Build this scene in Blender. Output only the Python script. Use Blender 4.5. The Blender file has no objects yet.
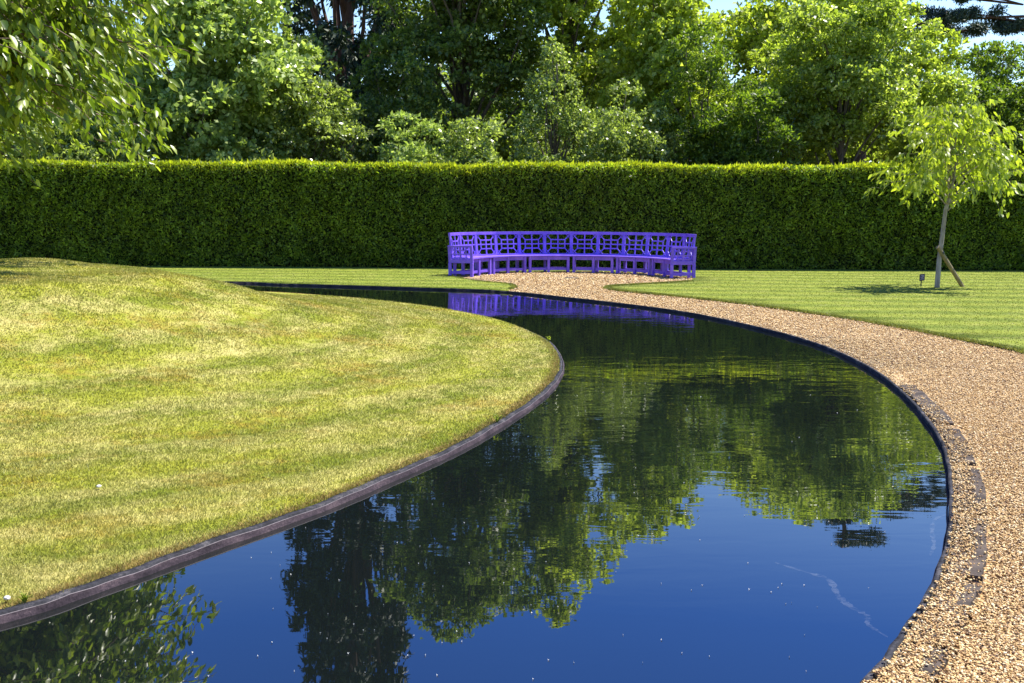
import bpy, math, random
import numpy as np
from mathutils import Vector, geometry

# ------------------------------------------------------------------ camera, light, exposure
sc = bpy.context.scene
COL = sc.collection
F = 1060.0
PITCH = math.radians(6.97); ROLL = math.radians(0.28)
fw = Vector((0, math.cos(PITCH), -math.sin(PITCH)))
u0 = Vector((0, math.sin(PITCH), math.cos(PITCH))); r0 = Vector((1, 0, 0))
RT = math.cos(ROLL)*r0 + math.sin(ROLL)*u0
UP = -math.sin(ROLL)*r0 + math.cos(ROLL)*u0
cd = bpy.data.cameras.new('camera'); cam = bpy.data.objects.new('camera', cd); COL.objects.link(cam)
cd.sensor_width = 36; cd.lens = F/1024*36; cd.clip_start = 0.1; cd.clip_end = 2000
from mathutils import Matrix
m = Matrix((RT, UP, -fw)).transposed().to_4x4(); m.translation = Vector((0, 0, 1.6)); cam.matrix_world = m
sc.camera = cam

SUN_EL = 60.0; SUN_AZ = 60.0           # azimuth clockwise from +Y (into the picture)
w = bpy.data.worlds.new("World"); sc.world = w; w.use_nodes = True
nt = w.node_tree; bg = nt.nodes['Background']
sky = nt.nodes.new('ShaderNodeTexSky'); sky.sky_type = 'NISHITA'; sky.sun_disc = False
sky.sun_elevation = math.radians(SUN_EL); sky.sun_rotation = math.radians(SUN_AZ)
sky.air_density = 1.0; sky.dust_density = 0.15; sky.ozone_density = 3.0
# the sky deepens to a clear summer blue above the horizon
tcw = nt.nodes.new('ShaderNodeTexCoord'); sxyz = nt.nodes.new('ShaderNodeSeparateXYZ'); nt.links.new(tcw.outputs['Generated'], sxyz.inputs[0])
rmp = nt.nodes.new('ShaderNodeValToRGB'); nt.links.new(sxyz.outputs[2], rmp.inputs[0])
rmp.color_ramp.elements[0].position = .18; rmp.color_ramp.elements[0].color = (.95, .98, 1, 1)
rmp.color_ramp.elements[1].position = .36; rmp.color_ramp.elements[1].color = (.22, .47, 1.0, 1)
mxw = nt.nodes.new('ShaderNodeMix'); mxw.data_type = 'RGBA'; mxw.blend_type = 'MULTIPLY'; mxw.inputs[0].default_value = 1
nt.links.new(sky.outputs[0], mxw.inputs[6]); nt.links.new(rmp.outputs[0], mxw.inputs[7])
nt.links.new(mxw.outputs[2], bg.inputs[0]); bg.inputs[1].default_value = 0.11
sl = bpy.data.lights.new('sun', 'SUN'); sl.energy = 5.0; sl.angle = math.radians(0.53); sl.color = (1.0, 0.95, 0.86)
so = bpy.data.objects.new('sun', sl); COL.objects.link(so)
e, a = math.radians(SUN_EL), math.radians(SUN_AZ)
SDIR = Vector((math.cos(e)*math.sin(a), math.cos(e)*math.cos(a), math.sin(e)))
so.rotation_euler = (-SDIR).to_track_quat('-Z', 'Y').to_euler(); so.location = (20, 20, 40)
sc.view_settings.view_transform = 'Standard'; sc.view_settings.look = 'None'
sc.view_settings.exposure = 1.22; sc.view_settings.gamma = 1.0
sc.view_settings.use_curve_mapping = False
sc.cycles.max_bounces = 8; sc.cycles.diffuse_bounces = 3; sc.cycles.glossy_bounces = 3; sc.cycles.transmission_bounces = 3
sc.cycles.sample_clamp_indirect = 6.0

WATER_Z = -0.028

def G(x, y, z=0.0):
    d = fw*F + RT*(x-512) + UP*(341.5-y); t = (z-1.6)/d.z
    return (d.x*t, d.y*t)
def PX(x, D):                           # world x of a picture column at distance D
    return (x-512)/F*D
def HZ(y, D):                           # world z of a picture row at distance D
    return 1.6 + D*math.tan(math.atan((341.5-y)/F)-PITCH)

# ------------------------------------------------------------------ helpers
def tag(o, label=None, cat=None, group=None, kind=None):
    if label: o['label'] = label
    if cat: o['category'] = cat
    if group: o['group'] = group
    if kind: o['kind'] = kind
    return o
def empty(name, loc=(0, 0, 0), rz=0.0):
    o = bpy.data.objects.new(name, None); COL.objects.link(o)
    o.location = loc; o.rotation_euler = (0, 0, rz); o.empty_display_size = 0.2
    return o
def mesh_np(name, V, Fc, mat, parent=None, rnd=None, smooth=False):
    """V (n,3), Fc (m,k): one mesh object from arrays; rnd an optional per-vertex number"""
    V = np.asarray(V, np.float32); Fc = np.asarray(Fc, np.int32)
    me = bpy.data.meshes.new(name); mcount, k = Fc.shape
    me.vertices.add(len(V)); me.vertices.foreach_set('co', V.ravel())
    me.loops.add(mcount*k); me.loops.foreach_set('vertex_index', Fc.ravel())
    me.polygons.add(mcount)
    me.polygons.foreach_set('loop_start', np.arange(0, mcount*k, k, dtype=np.int32))
    me.polygons.foreach_set('loop_total', np.full(mcount, k, np.int32))
    if smooth: me.polygons.foreach_set('use_smooth', np.ones(mcount, bool))
    if rnd is not None:
        at = me.attributes.new('rnd', 'FLOAT', 'POINT'); at.data.foreach_set('value', np.asarray(rnd, np.float32))
    me.update(calc_edges=True); me.validate()
    me.materials.append(mat)
    o = bpy.data.objects.new(name, me); COL.objects.link(o); o.parent = parent
    return o
class MB:
    """collects boxes, bars and tubes into ONE mesh"""
    def __init__(s): s.v = []; s.f = []
    def hexa(s, c8):
        b = len(s.v); s.v += [tuple(c) for c in c8]
        for q in ((0,3,2,1),(4,5,6,7),(0,1,5,4),(1,2,6,5),(2,3,7,6),(3,0,4,7)): s.f.append(tuple(b+i for i in q))
    def box(s, o, ax, ay, az):
        """box centred on o with half vectors ax, ay, az"""
        o, ax, ay, az = map(Vector, (o, ax, ay, az))
        s.hexa([o-ax-ay-az, o+ax-ay-az, o+ax+ay-az, o-ax+ay-az, o-ax-ay+az, o+ax-ay+az, o+ax+ay+az, o-ax+ay+az])
    def bar(s, p, q, nrm, wd, th):
        """flat bar from p to q, width wd across, thickness th along nrm"""
        p, q, nrm = Vector(p), Vector(q), Vector(nrm).normalized(); d = (q-p); n2 = d.cross(nrm).normalized()
        s.box((p+q)/2, d/2, nrm*th/2, n2*wd/2)
    def tube(s, pts, rad, n=7, cap=True):
        pts = [Vector(p) for p in pts]; base = len(s.v); ref = Vector((0.31, 0.17, 0.93))
        for i, p in enumerate(pts):
            t = (pts[min(i+1, len(pts)-1)]-pts[max(i-1, 0)]).normalized()
            if abs(t.dot(ref)) > .93: ref = Vector((1, 0, 0))
            a = t.cross(ref).normalized(); b = t.cross(a)
            for k in range(n):
                an = 2*math.pi*k/n; s.v.append(tuple(p+(a*math.cos(an)+b*math.sin(an))*rad[i]))
        for i in range(len(pts)-1):
            for k in range(n):
                s.f.append((base+i*n+k, base+i*n+(k+1) % n, base+(i+1)*n+(k+1) % n, base+(i+1)*n+k))
        if cap:
            s.f.append(tuple(base+k for k in range(n))[::-1]); s.f.append(tuple(base+(len(pts)-1)*n+k for k in range(n)))
    def build(s, name, mat, parent=None, smooth=False, bevel=0):
        me = bpy.data.meshes.new(name); me.from_pydata(s.v, [], s.f); me.update()
        if smooth: me.polygons.foreach_set('use_smooth', [True]*len(me.polygons))
        me.materials.append(mat); o = bpy.data.objects.new(name, me); COL.objects.link(o); o.parent = parent
        if bevel:
            b = o.modifiers.new('b', 'BEVEL'); b.width = bevel; b.segments = 2; b.limit_method = 'ANGLE'
        return o
def spline(pts, n=6, closed=False):
    P = [Vector((*p[:2], 0)) for p in pts]; out = []; N = len(P)
    for i in range(N if closed else N-1):
        g = (lambda k: P[k % N]) if closed else (lambda k: P[min(max(k, 0), N-1)])
        a, b, c, d = g(i-1), g(i), g(i+1), g(i+2)
        for j in range(n):
            t = j/n
            q = 0.5*((2*b)+(c-a)*t+(2*a-5*b+4*c-d)*t*t+(3*b-a-3*c+d)*t**3); out.append((q.x, q.y))
    if not closed: out.append((P[-1].x, P[-1].y))
    return out
def inside(poly, X, Y):
    poly = np.asarray(poly); x0, y0 = poly[:, 0], poly[:, 1]; x1, y1 = np.roll(x0, -1), np.roll(y0, -1)
    X = np.asarray(X)[:, None]; Y = np.asarray(Y)[:, None]
    c = ((y0 > Y) != (y1 > Y)) & (X < (x1-x0)*(Y-y0)/(y1-y0+1e-12)+x0)
    return c.sum(1) % 2 == 1

# ------------------------------------------------------------------ materials
class N:
    def __init__(s, name):
        s.m = bpy.data.materials.new(name); s.m.use_nodes = True; s.t = s.m.node_tree
        s.p = s.t.nodes['Principled BSDF']; s.out = s.t.nodes['Material Output']
        s.tc = s.t.nodes.new('ShaderNodeNewGeometry')
    def set(s, node, k, v):
        if isinstance(v, bpy.types.NodeSocket): s.t.links.new(v, node.inputs[k])
        else: node.inputs[k].default_value = v
    def noise(s, scale, detail=3, vec=None, rough=.55, dist=0.0, stretch=None):
        v = vec or s.tc.outputs['Position']
        if stretch:
            mp = s.t.nodes.new('ShaderNodeMapping'); s.t.links.new(v, mp.inputs[0])
            mp.inputs['Scale'].default_value = stretch[:3]
            if len(stretch) > 3: mp.inputs['Rotation'].default_value = (0, 0, stretch[3])
            v = mp.outputs[0]
        n = s.t.nodes.new('ShaderNodeTexNoise'); s.t.links.new(v, n.inputs['Vector'])
        n.inputs['Scale'].default_value = scale; n.inputs['Detail'].default_value = detail
        n.inputs['Roughness'].default_value = rough; n.inputs['Distortion'].default_value = dist
        return n.outputs['Fac']
    def attr(s, name='rnd'):
        n = s.t.nodes.new('ShaderNodeAttribute'); n.attribute_name = name; return n.outputs['Fac']
    def ramp(s, fac, stops):
        n = s.t.nodes.new('ShaderNodeValToRGB'); s.set(n, 0, fac); cr = n.color_ramp
        while len(cr.elements) < len(stops): cr.elements.new(.5)
        for el, (p, c) in zip(cr.elements, stops):
            el.position = p; el.color = (*c, 1) if len(c) == 3 else c
        return n.outputs[0]
    def mix(s, f, a, b, mode='MIX'):
        n = s.t.nodes.new('ShaderNodeMix'); n.data_type = 'RGBA'; n.blend_type = mode
        s.set(n, 0, f)
        for i, v in ((6, a), (7, b)):
            if isinstance(v, tuple): v = (*v, 1) if len(v) == 3 else v
            s.set(n, i, v)
        return n.outputs[2]
    def math(s, op, a, b=0.0, c=None, clamp=False):
        n = s.t.nodes.new('ShaderNodeMath'); n.operation = op; s.set(n, 0, a); s.set(n, 1, b); n.use_clamp = clamp
        if c is not None: s.set(n, 2, c)
        return n.outputs[0]
    def bump(s, h, strength, dist=.01, nrm=None):
        n = s.t.nodes.new('ShaderNodeBump'); s.set(n, 'Height', h); n.inputs['Strength'].default_value = strength
        n.inputs['Distance'].default_value = dist
        if nrm: s.t.links.new(nrm, n.inputs['Normal'])
        return n.outputs[0]
    def P(s, **k):
        for a, v in k.items(): s.set(s.p, {'base': 'Base Color', 'rough': 'Roughness', 'nrm': 'Normal', 'ior': 'IOR',
            'spec': 'Specular IOR Level', 'metal': 'Metallic', 'alpha': 'Alpha'}[a], (*v, 1) if isinstance(v, tuple) and len(v) == 3 else v)
        return s

def leaf_mat(name, dark, mid, light, trans=.35, tcol=None, rough=.42, clump=.5):
    s = N(name)
    f = s.math('ADD', s.math('MULTIPLY', s.attr(), .55), s.math('MULTIPLY', s.noise(clump, 3), .6))
    c = s.ramp(f, [(.25, dark), (.55, mid), (.88, light)])
    s.P(base=c, rough=rough, spec=.5)
    tr = s.t.nodes.new('ShaderNodeBsdfTranslucent')
    tc = s.mix(1.0, c, tcol or (1.62, 1.80, .66), 'MULTIPLY'); s.t.links.new(tc, tr.inputs[0])
    mx = s.t.nodes.new('ShaderNodeMixShader'); mx.inputs[0].default_value = trans
    s.t.links.new(s.p.outputs[0], mx.inputs[1]); s.t.links.new(tr.outputs[0], mx.inputs[2])
    s.t.links.new(mx.outputs[0], s.out.inputs[0])
    return s.m
def bark_mat(name, a, b, scale=14):
    s = N(name); n = s.noise(scale, 5, stretch=(1, 1, .25))
    s.P(base=s.ramp(n, [(.3, a), (.7, b)]), rough=.85, nrm=s.bump(n, .7, .02)); return s.m

MOUND = (-8.0, 13.0)
def lawn_color(s, island):
    """mown summer grass: green, straw, moss and mowing bands, all in world coordinates"""
    big = s.noise(.55, 3); med = s.noise(3.2, 4, rough=.7); fine = s.noise(38, 3, rough=.75)
    if island:
        vd = s.t.nodes.new('ShaderNodeVectorMath'); vd.operation = 'DISTANCE'
        mp = s.t.nodes.new('ShaderNodeMapping'); s.t.links.new(s.tc.outputs['Position'], mp.inputs[0])
        mp.inputs['Scale'].default_value = (1, 1, 0); s.t.links.new(mp.outputs[0], vd.inputs[0])
        vd.inputs[1].default_value = (MOUND[0]+.6, MOUND[1], 0); d = vd.outputs['Value']
        wv = s.math('SINE', s.math('MULTIPLY', s.math('ADD', d, s.math('MULTIPLY', big, .5)), 6.0))
        # dry streaks follow the mower round the mound: noise in polar coordinates about its centre
        sx = s.t.nodes.new('ShaderNodeSeparateXYZ'); s.t.links.new(s.tc.outputs['Position'], sx.inputs[0])
        an = s.math('ARCTAN2', s.math('SUBTRACT', sx.outputs[1], MOUND[1]), s.math('SUBTRACT', sx.outputs[0], MOUND[0]+.6))
        cx = s.t.nodes.new('ShaderNodeCombineXYZ'); s.set(cx, 0, s.math('MULTIPLY', d, 2.1)); s.set(cx, 1, s.math('MULTIPLY', an, 4.5))
        streak = s.math('ADD', s.math('MULTIPLY', s.noise(1.0, 5, vec=cx.outputs[0], rough=.68), .75), s.math('MULTIPLY', s.noise(1.1, 4), .25))
    else:
        sp = s.t.nodes.new('ShaderNodeSeparateXYZ'); s.t.links.new(s.tc.outputs['Position'], sp.inputs[0])
        wv = s.math('SINE', s.math('MULTIPLY', s.math('ADD', s.math('ADD', sp.outputs[1], s.math('MULTIPLY', sp.outputs[0], .07)), s.math('MULTIPLY', big, .35)), 5.6))
        streak = s.noise(2.2, 6, stretch=(.6, 1.8, 1), rough=.75)
    green = s.mix(s.math('MULTIPLY_ADD', wv, .36 if island else .45, s.math('MULTIPLY_ADD', med, .8, .05 if island else -.02)), (.165, .195, .012) if island else (.115, .155, .012), (.325, .325, .028) if island else (.225, .255, .026))
    green = s.mix(s.ramp(fine, [(.3, (0, 0, 0)), (.7, (1, 1, 1))]), s.mix(.35, green, (.07, .10, .015)), green)
    straw = s.ramp(s.math('ADD', s.math('MULTIPLY', streak, .75), s.math('MULTIPLY', med, .35)),
                   [(.50 if island else .56, (0, 0, 0)), (.66 if island else .74, (1, 1, 1))])
    c = s.mix(s.math('MULTIPLY', straw, .75 if island else .4), green, s.mix(fine, (.36, .31, .09), (.54, .46, .20)))
    if island:
        moss = s.ramp(s.math('ADD', s.math('MULTIPLY', s.noise(1.1, 4, stretch=(1, 1, 1, 1.1)), .6), s.math('MULTIPLY', s.noise(9, 3), .4)), [(.52, (0, 0, 0)), (.66, (1, 1, 1))])
        c = s.mix(s.math('MULTIPLY', moss, .7), c, (.26, .17, .02))
    return c, fine, med
def lawn_mat(name, island):
    s = N(name); c, fine, med = lawn_color(s, island)
    b = s.bump(s.noise(120, 2), .6, .012); b = s.bump(s.noise(9, 4), .5, .05, b)
    s.P(base=c, rough=.9, spec=.15, nrm=b); return s.m
def blade_mat(name, island):
    s = N(name); c, fine, med = lawn_color(s, island)
    r = s.attr(); c = s.mix(r, s.mix(.34 if island else .38, c, (.06, .10, .012)), s.mix(.38 if island else .30, c, (.62, .56, .13)))
    s.P(base=c, rough=.5, spec=.25)
    tr = s.t.nodes.new('ShaderNodeBsdfTranslucent'); s.t.links.new(c, tr.inputs[0])
    mx = s.t.nodes.new('ShaderNodeMixShader'); mx.inputs[0].default_value = .35
    s.t.links.new(s.p.outputs[0], mx.inputs[1]); s.t.links.new(tr.outputs[0], mx.inputs[2]); s.t.links.new(mx.outputs[0], s.out.inputs[0])
    return s.m

GR = [(0.0, (.08, .035, .014)), (.25, (.30, .16, .048)), (.5, (.49, .305, .105)), (.75, (.62, .43, .18)), (1.0, (.74, .61, .38))]
def gravel_mat():
    s = N('gravel')
    vo = s.t.nodes.new('ShaderNodeTexVoronoi'); vo.inputs['Scale'].default_value = 62
    s.t.links.new(s.tc.outputs['Position'], vo.inputs['Vector'])
    sp = s.t.nodes.new('ShaderNodeSeparateColor'); s.t.links.new(vo.outputs['Color'], sp.inputs[0])
    c = s.ramp(sp.outputs[0], GR)
    c = s.mix(s.ramp(s.noise(.9, 4), [(.35, (0, 0, 0)), (.7, (.35, .35, .35))]), c, (.24, .14, .065))
    h = s.math('SUBTRACT', 1.0, vo.outputs['Distance'])
    s.P(base=c, rough=.85, nrm=s.bump(h, 1.0, .02)); return s.m
def pebble_mat():
    s = N('pebble'); s.P(base=s.ramp(s.attr(), GR), rough=.7); return s.m
def soil_mat():
    s = N('soil'); n = s.noise(25, 4); s.P(base=s.ramp(n, [(.3, (.03, .022, .014)), (.7, (.09, .06, .035))]), rough=.95, nrm=s.bump(n, .8, .03)); return s.m
def water_mat():
    s = N('pond_water')
    sp = s.t.nodes.new('ShaderNodeSeparateXYZ'); s.t.links.new(s.tc.outputs['Position'], sp.inputs[0])
    a = s.noise(3.0, 2, stretch=(.55, 1.5, 1, .12), dist=.6)
    b = s.noise(10, 2, stretch=(.6, 1.2, 1, -.2))
    # a breeze ruffles the middle of the pond, the near water lies calm
    ruf = s.math('MULTIPLY', s.ramp(s.math('MULTIPLY', sp.outputs[1], .05), [(.20, (.07,)*3), (.45, (1,)*3), (.85, (.5,)*3)]),
                 s.ramp(s.noise(.35, 2), [(.35, (.25,)*3), (.6, (1,)*3)]))
    h = s.math('MULTIPLY', s.math('ADD', s.math('MULTIPLY', a, 1.0), s.math('MULTIPLY', b, .16)), ruf)
    n = s.bump(h, 1.0, .0040)
    s.P(base=(.004, .006, .006), rough=.012, ior=2.15, nrm=n); return s.m
def rim_mat():
    s = N('edging'); n = s.noise(6, 5); n2 = s.noise(60, 3)
    n = s.math('ADD', s.math('MULTIPLY', n, .5), s.math('MULTIPLY', s.noise(45, 5, rough=.75), .5))
    c = s.ramp(n, [(.4, (.010, .010, .013)), (.52, (.030, .030, .036)), (.66, (.11, .10, .10))])
    s.P(base=c, rough=.75, spec=.12, nrm=s.bump(n2, .4, .01)); return s.m
def liner_mat():
    s = N('liner'); n = s.noise(5, 5, stretch=(1, 1, 3))
    n = s.math('ADD', s.math('MULTIPLY', n, .5), s.math('MULTIPLY', s.noise(60, 5, rough=.8), .5))
    s.P(base=s.ramp(n, [(.38, (.012, .009, .012)), (.52, (.035, .026, .032)), (.66, (.09, .065, .07))]), rough=.8, spec=.1, nrm=s.bump(s.noise(70, 4), .6, .01)); return s.m
def slate_mat():
    s = N('slate'); n = s.noise(7, 5); s.P(base=s.ramp(n, [(.35, (.035, .028, .024)), (.7, (.10, .078, .062))]), rough=.9, spec=.15, nrm=s.bump(s.noise(40, 4), .6, .012)); return s.m
def paint_mat():
    s = N('purple_paint'); n = s.noise(4, 4); n2 = s.noise(60, 3, stretch=(1, 1, .2))
    s.P(base=s.mix(s.ramp(n, [(.35, (0, 0, 0)), (.75, (1, 1, 1))]), (.14, .07, .58), (.25, .135, .80)), rough=.45, nrm=s.bump(n2, .12, .004)); return s.m
def plain(name, col, rough=.7, spec=.5, a=.75):
    s = N(name); n = s.noise(18, 4); c2 = tuple(min(1, x*1.25) for x in col); c1 = tuple(x*a for x in col)
    s.P(base=s.ramp(n, [(.3, c1), (.7, c2)]), rough=rough, spec=spec); return s.m

M = dict(
    island=lawn_mat('island_grass', True), lawn=lawn_mat('lawn_grass', False), blades=blade_mat('grass_blades', True), blades2=blade_mat('lawn_blades', False),
    gravel=gravel_mat(), pebble=pebble_mat(), soil=soil_mat(), water=water_mat(), rim=rim_mat(), lip=plain('pale_lip', (.13, .105, .115), .6, a=.3), liner=liner_mat(), slate=slate_mat(),
    paint=paint_mat(), iron=plain('dark_iron', (.03, .03, .035), .6), white=plain('white_print', (.16, .18, .24), .7), blue=plain('label_plate', (.012, .015, .045), .9, .1),
    post=plain('weathered_wood', (.24, .18, .10), .8), petal=plain('petal', (.55, .55, .5), .7), stone=plain('pale_stone', (.6, .57, .5), .8),
    cherrybark=bark_mat('cherry_bark', (.20, .16, .13), (.42, .37, .31), 20), bark=bark_mat('bark', (.05, .04, .03), (.16, .12, .085)),
    redbark=bark_mat('red_bark', (.05, .025, .018), (.14, .07, .045)), twig=bark_mat('twig_bark', (.09, .06, .04), (.20, .14, .10), 30),
    hedge=leaf_mat('yew_leaf', (.045, .062, .009), (.165, .24, .02), (.42, .50, .055), .52, clump=2.2, rough=.5),
    hedgetop=leaf_mat('yew_shoot', (.20, .23, .015), (.34, .37, .02), (.50, .50, .05), .45, clump=1.5, rough=.5),
    dry=plain('dry_edge_grass', (.38, .27, .08), .8, .2, .5),
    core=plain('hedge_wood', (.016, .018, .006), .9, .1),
    cherry=leaf_mat('cherry_leaf', (.05, .09, .012), (.15, .21, .024), (.34, .39, .06), .42, clump=1.2, rough=.36),
    young=leaf_mat('young_cherry_leaf', (.15, .19, .020), (.28, .325, .035), (.42, .46, .07), .48, clump=1.5, rough=.4),
    big=leaf_mat('broad_leaf', (.12, .17, .035), (.26, .34, .08), (.46, .54, .22), .48, (1.45, 1.55, .75), rough=.36, clump=.9),
    oak=leaf_mat('oak_leaf', (.055, .08, .014), (.13, .18, .032), (.27, .33, .08), .46, rough=.45, clump=.7),
    lime=leaf_mat('lime_leaf', (.13, .165, .018), (.29, .34, .045), (.50, .55, .13), .50, rough=.4, clump=.7),
    glossy=leaf_mat('laurel_leaf', (.06, .09, .02), (.19, .24, .055), (.42, .47, .20), .45, rough=.3, clump=1.1),
    laurel=leaf_mat('bay_leaf', (.09, .125, .02), (.25, .31, .05), (.46, .50, .17), .50, rough=.33, clump=.9),
    yew=leaf_mat('dark_needle', (.04, .07, .008), (.11, .17, .016), (.24, .31, .04), .45, rough=.5, clump=1.0),
    pine=leaf_mat('pine_needle', (.03, .055, .035), (.055, .09, .055), (.09, .13, .075), .15, (1, 1.1, .8), rough=.5, clump=.6),
    conifer=leaf_mat('conifer_spray', (.012, .025, .012), (.028, .05, .02), (.05, .085, .03), .12, rough=.6, clump=.6),
)

# ------------------------------------------------------------------ ground, pond, path
outer_px = [(868,683),(905,632),(940,575),(951,520),(950,470),(935,430),(905,395),(870,368),(820,345),(760,328),(700,315),(640,306),(560,297),(500,291),(430,288.5),(350,286),(280,284),(215,282)]
inner_px = [(0,612),(100,580),(200,545),(320,503),(400,470),(470,438),(520,408),(550,385),(560,365),(555,350),(540,337),(500,321),(450,310),(400,303),(340,297)]
LW = .022                                # the lawns stand a little above the gravel
outer = [G(*q) for q in outer_px] + [(-12, 23.4), (-16.5, 19), (-18.3, 13), (-17, 8), (-13, 3), (-8, 1.2), (-4, 1.2), (-1.2, 1.7), (.35, 2.4)]
LI = .006
inner = [G(*q, LI) for q in inner_px] + [(-4.96, 20.97), (-7.5, 21.6), (-10.5, 21), (-14, 18), (-15.5, 13), (-15, 9), (-12, 5), (-8, 3.3), (-4.4, 3.0), (-2.8, 3.4)]
OUT = spline(outer, 7, True); INN = spline(inner, 7, True)
path_px = [(1100,385),(1024,352),(960,339),(900,327),(820,314),(740,303),(680,296.5),(640,292.5),(616,290)]
nose_px = [(607.5,288),(612,286),(640,284.3),(668,282.8),(690,281.3)]
left_px = [(450,276),(478,281),(505,283.5),(514,286),(510,289)]
BC, BR = (1.43, 25.75), 3.02            # centre and outer radius of the curved bench
edge = spline([(3, -3), (5.2, 2), (6.3, 7)] + [G(*q, LW) for q in path_px] + [G(*q, LW) for q in nose_px], 5)
pad = [(BC[0]+(BR-.05)*math.cos(t), BC[1]+(BR-.05)*math.sin(t)) for t in np.linspace(.0, math.pi, 22)]
left = spline([G(*q, LW) for q in left_px], 5)
GRAV = edge + pad + left + [(-.4, 19), (-3, 12), (-4, 6), (-2, -3)]

def mound(X, Y):
    r = np.hypot(X-MOUND[0], (Y-MOUND[1]))
    h = np.interp(r, [0, 2.2, 3.0, 3.5, 4.1, 5.0, 6.0, 7.0, 8.0, 9.0], [.86, .85, .82, .77, .62, .39, .20, .08, .015, 0])
    wob = .035*np.sin(X*1.3+Y*.7)*np.sin(Y*1.1-X*.4)+.018*np.sin(X*3.1+1)*np.sin(Y*2.7)
    return h + wob*np.clip(h*2, 0, 1)

def make_ground():
    pts = []; edges = []
    def loop(L, closed=True):
        b = len(pts); pts.extend(Vector(p) for p in L); n = len(L)
        for i in range(n if closed else n-1): edges.append((b+i, b+(i+1) % n))
    loop(OUT); loop(INN); loop(edge+pad+left, False)
    loop([(-60, 30.6), (60, 30.6)], False)
    rng = np.random.RandomState(3)
    def grid(x0, x1, y0, y1, st):
        for x in np.arange(x0, x1, st):
            for y in np.arange(y0, y1, st): pts.append(Vector((x+rng.uniform(-.2, .2)*st, y+rng.uniform(-.2, .2)*st)))
    grid(-17, 4, 3, 22, .3); grid(-20, 20, 22.3, 34, .9); grid(5, 22, 0, 22, .9); grid(-60, 60, -20, 60, 6.1)
    for R_ in (90, 200, 500, 1200):
        for k in range(16): pts.append(Vector((R_*math.cos(k*math.pi/8+.01), 20+R_*math.sin(k*math.pi/8+.01))))
    v, _, f, *_ = geometry.delaunay_2d_cdt(pts, edges, [], 0, 1e-5)
    V = np.array([(p.x, p.y) for p in v]); T = np.array([t for t in f if len(t) == 3])
    C = V[T].mean(1)
    io = inside(OUT, C[:, 0], C[:, 1]); ii = inside(INN, C[:, 0], C[:, 1]); ig = inside(GRAV, C[:, 0], C[:, 1]) & ~io
    far = (C[:, 1] > 30.6) & ~io
    island = io & ii; lawn = ~io & ~ig & ~far
    def part(name, mask, z, mat, fn=None, skirt=0):
        t = T[mask]; u, inv = np.unique(t, return_inverse=True); P = V[u]; t = inv.reshape(t.shape)
        Z = np.full(len(P), z) if fn is None else z+fn(P[:, 0], P[:, 1])
        P3 = np.c_[P, Z]
        # skirt down the borders, so the turf has a cut edge
        if skirt:
            E = np.concatenate([t[:, [0, 1]], t[:, [1, 2]], t[:, [2, 0]]]); key = {}
            for a_, b_ in E: key[(a_, b_)] = 1
            bd = [(a_, b_) for (a_, b_) in key if (b_, a_) not in key]
            low = P3.copy(); low[:, 2] = z-skirt; n = len(P3)
            P3 = np.r_[P3, low]
            sk = []
            for a_, b_ in bd: sk += [(a_, n+a_, n+b_), (a_, n+b_, b_)]
            t = np.r_[t, np.array(sk)]
        return mesh_np(name, P3, t, mat, smooth=False), t
    o, _ = part('island_lawn', island, LI, M['island'], mound, .12)
    n = len(o.data.polygons); z = np.empty(n*3, np.float32); o.data.polygons.foreach_get('normal', z)
    o.data.polygons.foreach_set('use_smooth', np.abs(z.reshape(-1, 3)[:, 2]) > .5)
    tag(o, 'raised grass mound ringed by the curving pond', kind='structure')
    o, _ = part('lawn', lawn, LW, M['lawn'], None, .12); tag(o, 'mown lawn running back to the clipped hedge', kind='structure')
    o, _ = part('gravel_path', ig, 0, M['gravel'], lambda X, Y: .006*np.sin(X*2.3)*np.sin(Y*1.9), .2); tag(o, 'curving path of golden gravel beside the pond', kind='structure')
    o, _ = part('woodland_floor', far, .028, M['soil']); tag(o, 'bare brown soil under the trees behind the hedge', kind='structure')
make_ground()

def ring_strip(loop, prof, name, mat, parent):
    """sweep a profile of (offset towards the water, z) along a closed loop"""
    L = np.array(loop); T = np.roll(L, -1, 0)-np.roll(L, 1, 0); T /= np.linalg.norm(T, axis=1)[:, None]
    Nn = np.c_[-T[:, 1], T[:, 0]]; n = len(L); k = len(prof); V = []; Fc = []
    wob = .004*np.sin(np.arange(n)*.55)+.003*np.sin(np.arange(n)*1.7+1)
    for j, (d, z) in enumerate(prof): V.append(np.c_[L+Nn*(d+wob[:, None]*np.sign(abs(d))), np.full(n, z)+wob*.5])
    V = np.concatenate(V)
    for j in range(k-1):
        for i in range(n): Fc.append((j*n+i, j*n+(i+1) % n, (j+1)*n+(i+1) % n, (j+1)*n+i))
    return mesh_np(name, V, Fc, mat, parent)
def area(L): return sum(a_[0]*b_[1]-b_[0]*a_[1] for a_, b_ in zip(L, L[1:]+L[:1]))/2
s_o = 1 if area(OUT) > 0 else -1; s_i = -1 if area(INN) > 0 else 1     # towards the water
bank = empty('pond_edging', (2.3, 5.4, 0)); bank.location = (0, 0, 0)
tag(bank, 'dark metal strip holding the gravel and outer lawn back from the pond', 'edging')
ring_strip(OUT, [(-s_o*.008, -.1), (-s_o*.008, .014), (s_o*.014, .012), (s_o*.016, -.2)], 'rim', M['rim'], bank)
ring_strip(OUT, [(s_o*.017, -.018), (s_o*.026, -.02), (s_o*.027, -.2)], 'liner', M['liner'], bank)
bank = empty('pond_edging', (0, 0, 0)); tag(bank, 'weathered double edging strip round the foot of the grass mound', 'edging')
ring_strip(INN, [(-s_i*.015, -.1), (-s_i*.008, .012), (s_i*.024, .010), (s_i*.026, -.2)], 'rim', M['rim'], bank)
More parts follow.
